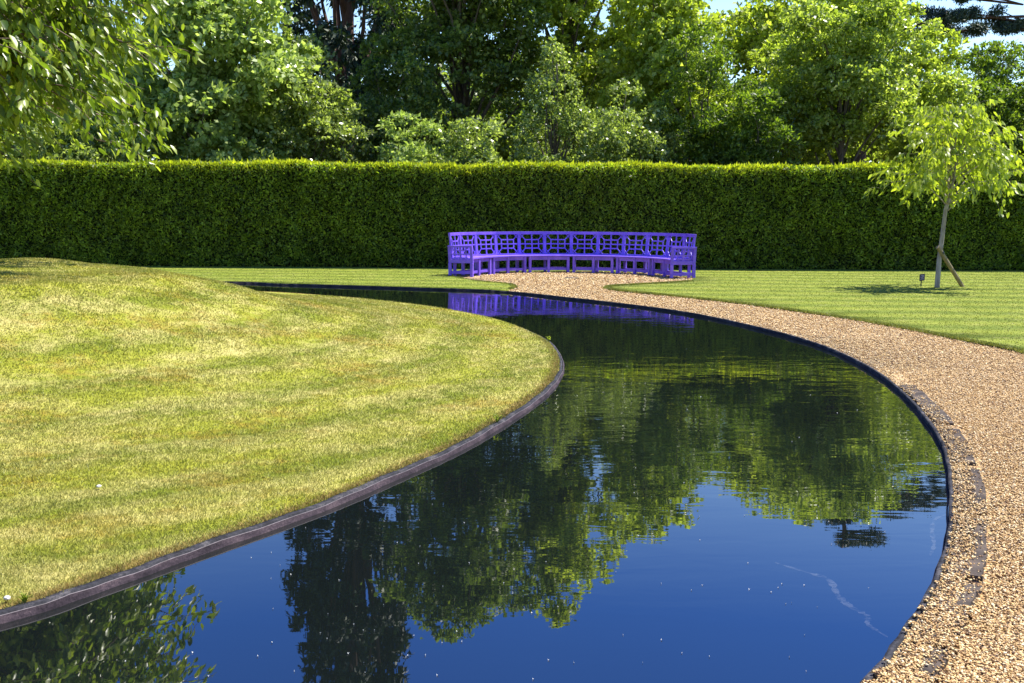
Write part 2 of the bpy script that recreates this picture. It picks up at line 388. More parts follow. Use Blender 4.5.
ring_strip(INN, [(s_i*.032, .0), (s_i*.036, .001), (s_i*.037, -.018), (s_i*.046, -.02), (s_i*.047, -.2)], 'liner', M['liner'], bank)
ring_strip(INN, [(s_i*.0305, -.004), (s_i*.032, .002), (s_i*.0355, .0025), (s_i*.036, -.004)], 'lip', M['lip'], bank)
# water sheet
pts = [Vector(p) for p in OUT]; v, _, f, *_ = geometry.delaunay_2d_cdt(pts, [(i, (i+1) % len(pts)) for i in range(len(pts))], [], 1, 1e-5)
tag(mesh_np('pond_water', [(p.x, p.y, WATER_Z) for p in v], [t for t in f if len(t) == 3], M['water']), 'still dark pond water mirroring the trees and blue sky', kind='structure')

# half buried stone coping slabs along the near right bank
def coping():
    L = np.array(OUT); T = np.roll(L, -1, 0)-np.roll(L, 1, 0); T /= np.linalg.norm(T, axis=1)[:, None]; Nn = np.c_[-T[:, 1], T[:, 0]]*(-s_o)
    rng = random.Random(5); labs = ['nearest half buried slate slab beside the water at the bottom right', 'second slate slab from the bottom right beside the pond rim',
        'third slate slab from the bottom right, half under gravel', 'fourth slate slab from the bottom right along the rim',
        'fifth slate slab from the bottom right, in the tightest bend', 'farthest of the half buried slate slabs along the gravel bank']
    runs = [(0, 5), (6, 13), (14, 21), (22, 28), (29, 35), (36, 44)]
    for (i0, i1), lab in zip(runs, labs):
        mb = MB(); b = 0; V = []; wd = .165+.02*rng.random(); zt = .016+.005*rng.random()
        for i in range(i0, i1+1):
            for d, z in ((.03, -.06), (.03, zt), (wd+.008*rng.uniform(-1, 1), zt+.004*rng.uniform(-1, 1)), (wd+.01, -.06)):
                V.append((*(L[i]+Nn[i]*d), z))
        mb.v = V; n = i1-i0+1
        for i in range(n-1):
            for k in range(3): mb.f.append((i*4+k, i*4+k+1, i*4+5+k, i*4+4+k))
        mb.f.append((0, 3, 2, 1)); q = (n-1)*4; mb.f.append((q, q+1, q+2, q+3))
        tag(mb.build('coping_slab', M['slate']), lab, 'paving slab', 'half buried coping slabs on the gravel bank')
coping()

# ------------------------------------------------------------------ bench
def bench():
    root = empty('curved_bench', (BC[0], BC[1], 0)); tag(root, 'long semicircular purple wooden bench with lattice back standing on gravel', 'bench')
    NP_ = 12; A0 = math.radians(-83); rot = math.radians(-3.0)
    def pol(rad, k, z, t=0.0, out=0.0):
        """point on the chord polygon: boundary k plus fraction t towards k+1"""
        def q(kk):
            an = math.pi/2 - (A0+(kk)*(-2*A0)/NP_) + rot; return Vector((rad*math.cos(an), rad*math.sin(an), z))
        return q(k)*(1-t)+q(k+1)*t
    TH = .035
    for k in range(NP_):                        # lattice back panels, leaning a little outwards
        mb = MB()
        def P(u, v): return pol(BR-.05+.07*v, k, .44+.625*v, u)
        nrm = (pol(BR, k, 0, .5)); nrm.z = -.1; nrm.normalize()
        def B(a_, b_, wd, th=TH): mb.bar(P(*a_), P(*b_), nrm, wd, th)
        s_ = .040
        B((0, .965), (1, .965), .075, .055); B((0, .05), (1, .05), .06, .045)
        B((.03, 0), (.03, 1), s_, .045); B((.97, 0), (.97, 1), s_, .045)
        bw = .032
        B((.5, .06), (.5, .95), bw, .03); B((.03, .5), (.97, .5), bw, .027)
        u0_, u1_, v0, v1 = .24, .76, .32, .68
        for vv in (v0, v1): B((u0_, vv), (u1_, vv), bw, .024)
        for uu in (u0_, u1_): B((uu, v0), (uu, v1), bw, .022)
        for su, sv in ((0, 0), (1, 0), (0, 1), (1, 1)):
            uu = u1_ if su else u0_; vv = v1 if sv else v0
            B((uu, vv), (.97 if su else .03, .95 if sv else .06), bw*.8, .020)
            B((.97 if su else .03, .70 if sv else .30), (.78 if su else .22, .95 if sv else .06), bw*.5, .018)
        mb.build('back_panel', M['paint'], root, bevel=.004)
    RI = BR-.56
    for j in range(6):
        ks = 2*j
        mb = MB()
        for k in (ks, ks+1):                    # seat boards
            for (ra, rb) in ((RI-.02, RI+.16), (RI+.17, RI+.34), (RI+.35, BR-.06)):
                mb.hexa([pol(ra, k, .43), pol(ra, k, .43, 1), pol(rb, k, .43, 1), pol(rb, k, .43), pol(ra, k, .465), pol(ra, k, .465, 1), pol(rb, k, .465, 1), pol(rb, k, .465)])
        mb.build('seat', M['paint'], root, bevel=.004)
        for nm, r_, z0, z1 in (('apron', RI+.02, .345, .428), ('stretcher', RI+.035, .07, .135), ('stretcher', BR-.1, .07, .13), ('apron', BR-.08, .36, .428)):
            mb = MB()
            for k, t0, t1 in ((ks, .12, 1), (ks+1, 0, .88)):
                n_ = pol(1, k, 0, .5).normalized()*.028
                a_, b_ = pol(r_, k, 0, t0), pol(r_, k, 0, t1)
                mb.hexa([a_+Vector((0, 0, z0)), b_+Vector((0, 0, z0)), b_+n_+Vector((0, 0, z0)), a_+n_+Vector((0, 0, z0)), a_+Vector((0, 0, z1)), b_+Vector((0, 0, z1)), b_+n_+Vector((0, 0, z1)), a_+n_+Vector((0, 0, z1))])
            mb.build(nm, M['paint'], root, bevel=.003)
        for r_ in (RI+.03, BR-.09):
            for k, t in ((ks, .13), (ks+1, 0), (ks+1, .87)):
                mb = MB(); c = pol(r_, k, .2145, t); n_ = pol(1, k, 0, .5).normalized(); tt = n_.cross(Vector((0, 0, 1)))
                mb.box(c, n_*.034, tt*.034, (0, 0, .2145)); mb.build('leg', M['paint'], root, bevel=.004)
    for k, t, sg in ((0, .0, -1), (NP_-1, 1.0, 1)):   # end arms
        arm = MB()
        rin, rout = RI-.03, BR+.02
        tt = (pol(BR, k, 0, 1)-pol(BR, k, 0, 0)).normalized()*sg*.02
        def P2(u, v): return pol(rin+(rout-rin)*u+.02*v, k, .36+.40*v, t)+tt
        nr = tt.normalized()
        for a_, b_, wd, th in (((0, .97), (1, .97), .05, .09), ((0, .06), (1, .06), .09, .045), ((.05, 0), (.05, .95), .07, .05), ((.95, 0), (.95, .95), .07, .05),
                               ((.5, .1), (.5, .9), .05, .03), ((.06, .5), (.94, .5), .035, .026), ((.2, .28), (.8, .28), .028, .022), ((.2, .74), (.8, .74), .028, .022),
                               ((.27, .1), (.27, .9), .03, .02), ((.73, .1), (.73, .9), .03, .02)):
            arm.bar(P2(*a_), P2(*b_), nr, wd, th)
        arm.build('arm', M['paint'], root, bevel=.004)
        for u in (.05, .95):
            mb = MB(); c = P2(u, 0); c.z = .17; mb.box(c, nr*.036, nr.cross(Vector((0, 0, 1)))*.036, (0, 0, .17)); mb.build('leg', M['paint'], root, bevel=.004)
        mb = MB(); a_ = P2(.05, 0); b_ = P2(.95, 0); a_.z = b_.z = .11; mb.bar(a_, b_, nr, .075, .028); mb.build('stretcher', M['paint'], root, bevel=.003)
bench()

# ------------------------------------------------------------------ foliage tools
def leaves_np(P, D, Nn, L, W, rng, fold=0.0):
    """leaves at P pointing along D with normal Nn: 6-vertex folded blades"""
    n = len(P); D = D/np.linalg.norm(D, axis=1)[:, None]; S = np.cross(D, Nn); S /= (np.linalg.norm(S, axis=1)[:, None]+1e-9); Q = np.cross(S, D)
    L = L[:, None]; W = W[:, None]
    tip = P+D*L-Q*L*.12
    if not fold:
        V = np.stack([P, P+D*L*.45+S*W*.5, tip, P+D*L*.45-S*W*.5], 1).reshape(-1, 3)
        Fc = np.arange(n*4).reshape(n, 4); k = 4
    else:
        m1 = P+D*L*.26-Q*L*.01; m2 = P+D*L*.66-Q*L*.07; tip = P+D*L-Q*L*.20
        V = np.stack([P, m1+S*W*.42+Q*W*fold, m2+S*W*.40+Q*W*fold, tip, m2-S*W*.40+Q*W*fold, m1-S*W*.42+Q*W*fold, m1, m2], 1).reshape(-1, 3)
        b = np.arange(n)[:, None]*8; k = 8
        Fc = np.concatenate([b+np.array([t]) for t in ((0, 1, 6), (6, 1, 2), (6, 2, 7), (7, 2, 3), (0, 6, 5), (6, 4, 5), (6, 7, 4), (7, 3, 4))])
    return V, Fc, np.repeat(rng.rand(n), k)
def unit(rng, n):
    v = rng.normal(size=(n, 3)); return v/np.linalg.norm(v, axis=1)[:, None]

def clump_leaves(clumps, n, L, W, rng, outward=.6, up=.5, shell=.35, droop=0.0, sprays=0):
    C = np.array([c[:3] for c in clumps]); R_ = np.array([c[3:6] for c in clumps]); wt = (R_[:, 0]*R_[:, 1]*R_[:, 2])**(2/3); wt /= wt.sum()
    idx = rng.choice(len(C), n, p=wt); d = unit(rng, n); rr = 1-shell*rng.rand(n)**1.5*1.0
    rr = np.where(rng.rand(n) < .12, 1+.25*rng.rand(n), rr)
    P = C[idx]+d*R_[idx]*rr[:, None]
    if sprays:                           # leaves gather in sprays with gaps between them
        k = len(C)*sprays; sd = unit(rng, k); sd[:, 2] = np.abs(sd[:, 2])*np.where(rng.rand(k) < .8, 1, -1); ci = np.repeat(np.arange(len(C)), sprays)
        SC = C[ci]+sd*R_[ci]*(.72+.45*rng.rand(k))[:, None]; SR = R_[ci]*(.11+.17*rng.rand(k))[:, None]
        j = idx*sprays+rng.randint(0, sprays, n); on = rng.rand(n) < .88
        g = rng.normal(size=(n, 3))*.75; g[:, 2] *= .55; g[:, 2] -= .35*(g[:, 0]**2+g[:, 1]**2)
        P = np.where(on[:, None], SC[j]+g*SR[j], P); d = np.where(on[:, None], .5*d+.8*sd[j], d)
    nm = d*outward+np.array([0, 0, up*.7])+rng.normal(size=(n, 3))*.65
    dr = unit(rng, n)+d*.5; dr[:, 2] -= droop
    l = L*(.65+.7*rng.rand(n))
    return leaves_np(P, dr, nm, l, l*W/L, rng)

def limb(mb, a_, b_, r0_, r1_, rng, sag=0.0, n=6):
    a_, b_ = Vector(a_), Vector(b_); pts = []; rad = []; off = Vector((rng.uniform(-1, 1), rng.uniform(-1, 1), 0))*(b_-a_).length*.08
    for i in range(n):
        t = i/(n-1); p = a_.lerp(b_, t)+off*math.sin(t*math.pi); p.z += sag*math.sin(t*math.pi)
        pts.append(p); rad.append(r0_*(1-t)+r1_*t)
    mb.tube(pts, rad, 6); return pts

TREES = 'trees and shrubs behind the hedge'
def tree(name, label, cat, px, D, rx, z0, z1, leafm, n, L, W, seed, K=26, trunk=None, bark='bark', ry=None, csize=.30, shape='round', up=.5, droop=0.0, trunk_r=None, x=None):
    rng = np.random.RandomState(seed); pr = random.Random(seed); X = PX(px, D) if x is None else x; ry = ry or rx
    root = empty(name, (X, D, .02)); tag(root, label, cat, TREES)
    cz, rz = (z0+z1)/2, (z1-z0)/2; cl = []
    for i in range(K):
        d = unit(rng, 1)[0]
        if d[1] > .5 and rng.rand() < .5: d[1] *= -1
        rr = .55+.38*rng.rand() if i > K*.2 else .35*rng.rand()
        if shape == 'cone':
            t = rng.rand()**.8; rad = rx*(1-t)*.85+.12*rx; an = rng.rand()*2*math.pi
            c = np.array([math.cos(an)*rad, math.sin(an)*rad*(ry/rx), z0+(z1-z0)*t*.97]); s_ = csize*rx*(1.15-.75*t)*(.7+.5*rng.rand())
            cl.append((c[0], c[1], c[2], s_, s_, s_*1.3))
        else:
            c = np.array([d[0]*rx*rr, d[1]*ry*rr, cz+d[2]*rz*rr]); s_ = csize*rx*(.6+.75*rng.rand())
            cl.append((c[0], c[1], min(c[2], z1-s_*.6), s_*1.1, s_*1.1, s_*.85))
    mb = MB(); tr = trunk_r or max(.07, rx*.06); top = z0+(z1-z0)*(.9 if shape == 'cone' else .6)
    pts = []; rad = []
    for i in range(9):
        t = i/8; pts.append((.15*math.sin(t*4+seed)*t*rx*.5, .1*math.cos(t*3+seed)*t*rx*.5, -.1+t*top)); rad.append(tr*(1-.8*t)*(1.35 if i == 0 else 1))
    mb.tube(pts, rad, 8)
    for c in cl[::2 if K > 20 else 1]:
        a_ = pts[min(7, max(2, int((c[2]*.6)/max(top, .1)*8)))]
        limb(mb, a_, c[:3], tr*.35, tr*.08, pr, .1*rx)
    mb.build('trunk', M[bark], root, smooth=True)
    V, Fc, r_ = clump_leaves(cl, n, L, W, rng, up=up, droop=droop, sprays=20)
    mesh_np('crown', V, Fc, M[leafm], root, r_)
    return root

# ------------------------------------------------------------------ hedge
def hedge():
    X0, X1, Y0, Y1, H = -19.5, 20.5, 30.15, 31.7, 2.91
    root = empty('clipped_hedge', ((X0+X1)/2, Y0, .02)); root.location = (0, 0, 0)
    tag(root, 'long tall clipped yew hedge closing the lawn behind the bench', 'hedge')
    rng = np.random.RandomState(11)
    def wav(x, z): return .06*np.sin(x*.9+z)+.05*np.sin(x*2.3+1.7*z)+.035*np.sin(x*5.1-2*z)+.035*np.sin(x*11+3*z)*np.sin(z*8-x*3)+.03*np.sin(x*23-5*z+2*np.sin(z*6))*np.sin(z*17+x*7)
    def topz(x): return H+.03*np.sin(x*.7)+.025*np.sin(x*1.9+1)+.015*np.sin(x*6)
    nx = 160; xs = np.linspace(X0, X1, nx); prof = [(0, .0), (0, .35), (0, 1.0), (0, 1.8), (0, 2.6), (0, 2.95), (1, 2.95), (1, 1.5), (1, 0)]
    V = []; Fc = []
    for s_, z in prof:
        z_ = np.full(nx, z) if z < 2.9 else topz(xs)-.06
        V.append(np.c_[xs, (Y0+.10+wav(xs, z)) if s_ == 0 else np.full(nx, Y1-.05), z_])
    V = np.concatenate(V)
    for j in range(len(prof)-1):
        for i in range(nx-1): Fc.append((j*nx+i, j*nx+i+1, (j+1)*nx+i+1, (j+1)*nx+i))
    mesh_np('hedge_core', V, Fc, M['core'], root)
    n = 190000; x = rng.uniform(X0, X1, n); z = rng.uniform(.04, H, n)**1.0
    z = np.minimum(z, topz(x)); dep = rng.rand(n)**2*.14-.07*(rng.rand(n) < .06)
    P = np.c_[x, Y0+wav(x, z)+dep-.02, z]
    keep = (np.sin(x*7+3*np.sin(z*5))*np.sin(z*9+2*np.sin(x*4)) > -.75) | (rng.rand(n) < .5); P = P[keep]; n = len(P)
    D = rng.normal(size=(n, 3))*.8+np.array([0, -.5, .25]); Nn = rng.normal(size=(n, 3))*.7+np.array([0, -.5, .6])
    l = .05+.07*rng.rand(n)
    V, Fc, r_ = leaves_np(P, D, Nn, l, l*.42, rng); mesh_np('foliage', V, Fc, M['hedge'], root, r_)
    n = 60000; x = rng.uniform(X0, X1, n); t = rng.rand(n)
    y = Y0-.02+rng.rand(n)**1.6*(Y1-Y0); zt = topz(x)-.03-np.where(y < Y0+.04, .22*rng.rand(n)**2, 0)
    P = np.c_[x, y, zt]; D = rng.normal(size=(n, 3))*.35+np.array([0, -.25, 1]); Nn = rng.normal(size=(n, 3))
    l = .05+.08*rng.rand(n)**2+.10*rng.rand(n)**14
    V, Fc, r_ = leaves_np(P, D, Nn, l, l*.35, rng); mesh_np('new_growth', V, Fc, M['hedgetop'], root, r_)
hedge()

# ------------------------------------------------------------------ trees behind the hedge
def RZ(y, D):                            # crown top from where its tip mirrors in the water at row y
    return -1.86+D*math.tan(PITCH+math.atan((y-341.5)/F))
B_ = 'broadleaf tree'
tree('broadleaf_tree', 'bright broad-leaved tree left of centre behind the hedge', 'tree', 212, 36.5, 3.4, .8, 9.6, 'big', 46000, .20, .14, 1, K=60, csize=.25, ry=2.4)
tree('broadleaf_tree', 'broad-leaved tree behind the overhanging cherry at the left edge', 'tree', 40, 38, 3.8, .8, 10.5, 'big', 26000, .22, .15, 2, K=40, csize=.3)
tree('shrub', 'low dark shrub under the overhanging cherry leaves just beyond the hedge', 'shrub', 95, 34.2, 2.2, .3, 4.6, 'glossy', 16000, .12, .07, 3, K=22)
tree('broadleaf_tree', 'mid green tree filling the gap right of the bright broad-leaved tree', 'tree', 312, 38, 1.7, .5, 8.0, 'glossy', 18000, .14, .09, 4, K=32, csize=.36)
tree('broadleaf_tree', 'broad-leaved tree reaching up beside the tall conifer on its left', 'tree', 272, 40.5, 2.2, 2.5, 10.6, 'glossy', 22000, .16, .10, 31, K=40, csize=.30)
tree('tall_conifer', 'tall dark conifer with reddish trunk and sky showing between drooping boughs', 'tree', 350, 52, 4.4, 3.5, 31, 'conifer', 52000, .32, .13, 5, K=110, csize=.26, shape='cone', bark='redbark', droop=1.0, trunk_r=.42)
tree('oak_tree', 'big dull green evergreen oak behind the low shrubs', 'tree', 462, 45, 4.1, 2.2, RZ(662, 45), 'oak', 62000, .18, .12, 6, K=84, csize=.23)
tree('lime_tree', 'olive green tree to the right of the big oak', 'tree', 566, 47, 3.6, 3.0, RZ(632, 47), 'lime', 46000, .19, .13, 7, K=64, csize=.25)
tree('oak_tree', 'darker oak squeezed low between the conifer and the big oak', 'tree', 398, 41, 2.1, .6, 7.8, 'oak', 20000, .15, .09, 8, K=34)
tree('shrub', 'pale green shrub above the left end of the bench', 'shrub', 412, 34.6, 1.6, .5, 5.0, 'big', 12000, .14, .08, 9, K=22, csize=.32)
tree('shrub', 'glossy shrub with whitish shining leaves behind the hedge', 'shrub', 474, 34.2, 1.5, .5, 4.9, 'glossy', 13000, .12, .07, 10, K=22, csize=.34)
tree('holly_tree', 'upright pointed holly like tree above the middle of the bench', 'tree', 552, 35.5, 1.7, .5, 7.2, 'glossy', 24000, .10, .065, 11, K=44, csize=.40, shape='cone')
tree('holly_tree', 'rounded dark glossy tree above the right half of the bench', 'tree', 628, 35.5, 1.9, .4, 6.3, 'glossy', 24000, .11, .07, 12, K=36, csize=.30)
tree('lime_tree', 'yellow green large-leaved tree with pale stems above the right end of the bench', 'tree', 664, 43, 3.3, 2.0, RZ(545, 43), 'lime', 34000, .20, .14, 13, K=54, csize=.25)
tree('yew_tree', 'dark pointed yew between the bench and the young tree', 'tree', 702, 36.5, 1.75, .4, 8.0, 'yew', 32000, .14, .055, 14, K=60, csize=.28, droop=-.4)
tree('yew_tree', 'shorter dark yew just right of the pointed one', 'tree', 752, 35.2, 1.4, .3, 5.9, 'yew', 22000, .14, .055, 15, K=44, csize=.30, droop=-.4)
tree('laurel_tree', 'glossy tree with bare dark stems showing above the hedge', 'tree', 838, 37, 2.5, 3.6, 9.0, 'laurel', 34000, .14, .085, 16, K=50, csize=.27)
tree('laurel_tree', 'smaller glossy tree left of the young staked tree', 'tree', 786, 39, 1.8, 2.0, 8.6, 'lime', 20000, .15, .09, 17, K=36, csize=.30)
tree('lime_tree', 'bright yellow green tree at the top beneath the pines', 'tree', 792, 45, 3.4, 4.5, RZ(528, 45), 'lime', 36000, .20, .14, 18, K=52, csize=.26)
tree('lime_tree', 'sunlit yellow green tree next to the patch of open sky', 'tree', 885, 43, 2.1, 3.0, 9.4, 'lime', 24000, .18, .12, 19, K=38, csize=.29)
tree('laurel_tree', 'glossy tree directly behind the young staked tree', 'tree', 915, 37.5, 2.0, 1.0, 7.0, 'laurel', 22000, .14, .085, 20, K=36, csize=.30)
tree('yew_tree', 'broad dark conifer at the right edge below the sky', 'tree', 985, 39.5, 2.3, .4, 8.1, 'yew', 36000, .15, .06, 21, K=64, csize=.25, droop=-.5)
tree('yew_tree', 'dark conifer cut off by the right edge of the view', 'tree', 1062, 38, 2.2, .4, 7.6, 'yew', 22000, .15, .06, 22, K=44, csize=.27, droop=-.5)
# the wood behind them, dark and plain
for i, (px, D, rx, z1, lab) in enumerate([(-80, 56, 6, 9, 'dark wood tree far left behind the cherry'), (110, 58, 6, 10.5, 'dark wood tree far back behind the bright broad-leaved tree'),
        (290, 60, 6, 9.5, 'dark wood tree far back below the tall conifer'), (470, 60, 6, 11.5, 'dark wood tree far back behind the big oak'),
        (650, 60, 6, 11.5, 'dark wood tree far back behind the dark yews'), (820, 58, 6, 11, 'dark wood tree far back behind the bare-stemmed glossy tree'),
        (985, 58, 6, 8.5, 'dark wood tree far back below the open sky'), (1150, 54, 6, 8.5, 'dark wood tree far right beyond the frame edge')]):
    tree('woodland_tree', lab, 'tree', px, D, rx, -.2, z1, 'oak', 20000, .34, .24, 40+i, K=40, csize=.30)

def pine(label, px, D, h, layers, seed):
    """Scots pine: bare trunk, level boughs, flat pads of needles; layers = (dx, dy, z, rx)"""
    rng = np.random.RandomState(seed); pr = random.Random(seed); root = empty('pine_tree', (PX(px, D), D, .02)); tag(root, label, 'tree', TREES)
    mb = MB(); pts = [(.25*math.sin(t*3), .1*math.sin(t*5), t*h) for t in np.linspace(0, 1, 10)]; mb.tube(pts, [.34*(1-.8*t) for t in np.linspace(0, 1, 10)], 8)
    cl = []
    for dx, dy, z, rx in layers:
        limb(mb, (.1, 0, z-.6), (dx*1.05, dy, z-.1), .11, .035, pr, .25)
        for k in range(7):
            ox = dx+rng.uniform(-1, 1)*rx; cl.append((ox, dy+rng.uniform(-.6, .6)*rx, z+rng.uniform(-.1, .25), rx*.36, rx*.36, .20+.1*rng.rand()))
            limb(mb, (dx*.6, dy*.6, z-.3), cl[-1][:3], .04, .015, pr, 0, 4)
    mb.build('trunk', M['redbark'], root, smooth=True)
    V, Fc, r_ = clump_leaves(cl, 600*len(cl), .17, .045, rng, outward=.4, up=.3, shell=.8); mesh_np('crown', V, Fc, M['pine'], root, r_)
pine('scots pine with level boughs rising behind the yellow green trees', 852, 53, 15.4,
     [(-2.2, 0, 11.2, 1.6), (1.9, .3, 11.4, 1.7), (-3.0, .2, 12.2, 1.7), (3.3, .1, 12.9, 1.4), (4.3, .1, 10.4, 1.3), (-1.6, 1, 12.5, 1.5), (1.4, -.6, 12.9, 1.5), (2.9, .2, 12.2, 1.1), (2.6, .1, 10.3, 1.1), (-3.8, .1, 10.6, 1.1), (-.9, .2, 13.8, 1.2), (.6, .3, 14.9, 1.3), (3.9, 0, 10.9, 1.0)], 61)
pine('scots pine reaching level boughs into the open sky from the right', 1085, 50, 14.8,
     [(-3.0, -.3, 11.9, 1.3), (-5.0, .2, 12.2, 1.2), (-6.2, 0, 11.4, .8), (-2.2, .5, 13.4, 1.5), (-3.6, 0, 10.1, 1.3), (-2.0, 0, 10.7, 1.2), (-5.6, .3, 10.6, .9), (1.8, 0, 12.5, 1.6), (.3, .3, 14.4, 1.6)], 62)

# ------------------------------------------------------------------ cherries with drooping sprays of leaves
def cherry(name, label, base, trunk_pts, tr, boughs, leafm, leaf_l, per_m, seed, twig_len, scale_r, bark, twigs=6, group=None):
    rng = np.random.RandomState(seed); pr = random.Random(seed); root = empty(name, base); tag(root, label, 'tree', group)
    mb = MB(); n = len(trunk_pts); mb.tube(trunk_pts, [tr*(1-.75*(i/(n-1))**1.5) for i in range(n)], 9)
    LP = []; LD = []
    for (st, tip, arch) in boughs:
        a_ = Vector(st); b_ = Vector(tip); nseg = 9; pts = []
        for i in range(nseg):
            t = i/(nseg-1); p = a_.lerp(b_, t); p.z += arch*4*t*(1-t)*.9; p += Vector((rng.normal()*.04, rng.normal()*.04, rng.normal()*.03))*scale_r*(0 if i == 0 else 1); pts.append(p)
        ln = (b_-a_).length; mb.tube(pts, [tr*.26*(1-.88*i/(nseg-1)) for i in range(nseg)], 5)
        for k in range(twigs):
            i = min(nseg-1, 2+int((nseg-2)*k/twigs+rng.rand()*1.2)); p = pts[i]; dd = (b_-a_).normalized()
            side = Vector((rng.normal(), rng.normal(), rng.normal()*.4)).normalized(); d = (dd*.7+side*.8); L_ = twig_len*(.6+.7*rng.rand())
            q = [p+d*L_*t+Vector((0, 0, -L_*.55*t*t)) for t in np.linspace(0, 1, 5)]
            mb.tube(q, [tr*.05*(1-.7*t) for t in np.linspace(0, 1, 5)], 4)
            m_ = int(per_m*L_); ts = rng.rand(m_)**.8
            for t in ts:
                pp = p+d*L_*t+Vector((0, 0, -L_*.55*t*t)); LP.append(pp+Vector(rng.normal(size=3)*.05*scale_r)); LD.append(Vector((d.x*.5+rng.normal()*.35, d.y*.5+rng.normal()*.35, -.75+rng.normal()*.3)))
        for t in rng.rand(int(per_m*ln*.35)):
            f_ = (.35+.65*t)*(nseg-1); i = min(nseg-2, int(f_)); pp = pts[i].lerp(pts[i+1], f_-i)
            LP.append(pp+Vector(rng.normal(size=3)*.05*scale_r)); LD.append(Vector((rng.normal()*.5, rng.normal()*.5, -.6)))
    mb.build('trunk', M[bark], root, smooth=True)
    P = np.array([tuple(p) for p in LP]); D = np.array([tuple(p) for p in LD]); n = len(P); l = leaf_l*(.65+.6*rng.rand(n))
    V, Fc, r_ = leaves_np(P, D, rng.normal(size=(n, 3))*.8+np.array([0, 0, .7]), l, l*.44, rng, fold=.12)
    mesh_np('crown', V, Fc, M[leafm], root, r_)
    return root

def boughs_for(top, R_, zt, seed, n, drop, z_lo, sx=1.0):
    rng = np.random.RandomState(seed); out = []
    for i in range(n):
        an = 2*math.pi*i/n*2.39996*3+rng.rand()*.4; u = (i+.5)/n; el = u
        rr = R_*(1-.75*el**2.2)*(.80+.18*rng.rand())*(.84 if math.cos(an) < -.3 else 1); zz = z_lo+(zt-z_lo)*el
        st = Vector((top[0]*(.85+.15*el), top[1], top[2]*(.86+.62*el)))
        out.append((tuple(st), (top[0]+math.cos(an)*rr*sx, top[1]+math.sin(an)*rr, zz), (.45+.45*rng.rand())*drop))
    return out
yb = G(937, 287.5, LW)
tp = (.17, .0, 1.9)
yt = cherry('young_tree', 'young weeping cherry tree with pale leaves standing staked on the right lawn', (yb[0], yb[1], LW),
       [(0, 0, -.05), (.0, 0, .06), (.02, .01, .6), (.06, 0, 1.2), (.10, .01, 1.7), tp, (.24, 0, 2.4), (.28, .02, 2.9)], .058,
       boughs_for(tp, 1.62, 3.75, 71, 36, .5, 2.0), 'young', .155, 24, 7, .52, .9, 'cherrybark', twigs=7)
# stake leaning on the young tree, with its tie
sb = G(962, 286, LW); st = empty('support_stake', (sb[0], sb[1]-.15, LW)); tag(st, 'slanting wooden stake propping the trunk of the young tree', 'stake')
tx = G(937, 287.5, LW)
mb = MB(); topv = Vector((PX(933, yb[1])-sb[0], yb[1]-.15-(sb[1]-.15), .88)); mb.tube([(0, 0, -.08), topv], [.045, .045], 10); mb.build('post', M['post'], st)
mb = MB(); cc = topv*.86; mb.tube([cc-topv.normalized()*.03, cc+topv.normalized()*.03], [.05, .05], 10); mb.build('tie', M['iron'], st)
# plant label
lb = G(921, 286.5, LW); lab = empty('plant_label', (lb[0], lb[1], LW)); tag(lab, 'small dark plant label on a short stalk beside the young tree', 'plant label')
mb = MB(); mb.tube([(0, 0, -.05), (.0, 0, .14)], [.012, .012], 6); mb.build('stalk', M['iron'], lab)
mb = MB(); c = Vector((.01, -.01, .2)); ax = Vector((.058, 0, .006)); ay = Vector((0, .004, .003)).normalized()*.005; az = Vector((.012, .03, .07)); mb.box(c, ax, ay, az); pl_ = mb.build('plate', M['blue'], lab, bevel=.003)
mb = MB()
for k, wd in ((.55, .6), (.15, .75), (-.2, .5), (-.55, .7)): mb.box(c+az*k-Vector((0, .0085, 0)), ax*wd, ay*.2, az*.05)
mb.build('lettering', M['white'], pl_)

cb = (-7.8, 12.9, .88); ct = (.1, .1, 1.5)
rng0 = np.random.RandomState(80); bo = []
targ = []
for i in range(230):                      # big overhanging crown
    an = rng0.rand()*2*math.pi; rr = (3.9*math.sqrt(rng0.rand()))*1.0; zz = 2.15+rng0.rand()*3.4-.12*rr
    if math.cos(an)*rr > 2.8: rr *= .8; zz = 2.1+rng0.rand()*2.6
    bo.append(((ct[0], ct[1], ct[2]*(.8+.7*rng0.rand())), (math.cos(an)*rr, math.sin(an)*rr, zz), .5+.5*rng0.rand()))
for px, py in ((10, 150), (34, 154), (-8, 152), (18, 158), (90, 112), (115, 106), (150, 85), (190, 80), (205, 50), (150, 60), (185, 20), (208, 10), (120, 90), (60, 105), (170, 70), (100, 40), (195, 40), (140, 20), (60, 60), (30, 90), (75, 85)):
    D = 12.3+rng0.rand()*1.6; bo.append(((ct[0], ct[1], ct[2]*(1.+.5*rng0.rand())), (PX(px-45, D)-cb[0], D-cb[1], HZ(py-28, D)-cb[2]), .6+.4*rng0.rand()))
cherry('cherry_tree', 'large cherry tree overhanging the mound from the upper left corner', cb, [(0, 0, -.15), (0, 0, .1), (.03, .02, .6), (.07, .06, 1.1), ct, (.1, .0, 2.6)], .16, bo,
       'cherry', .145, 42, 8, .60, 1.2, 'twig', twigs=8)

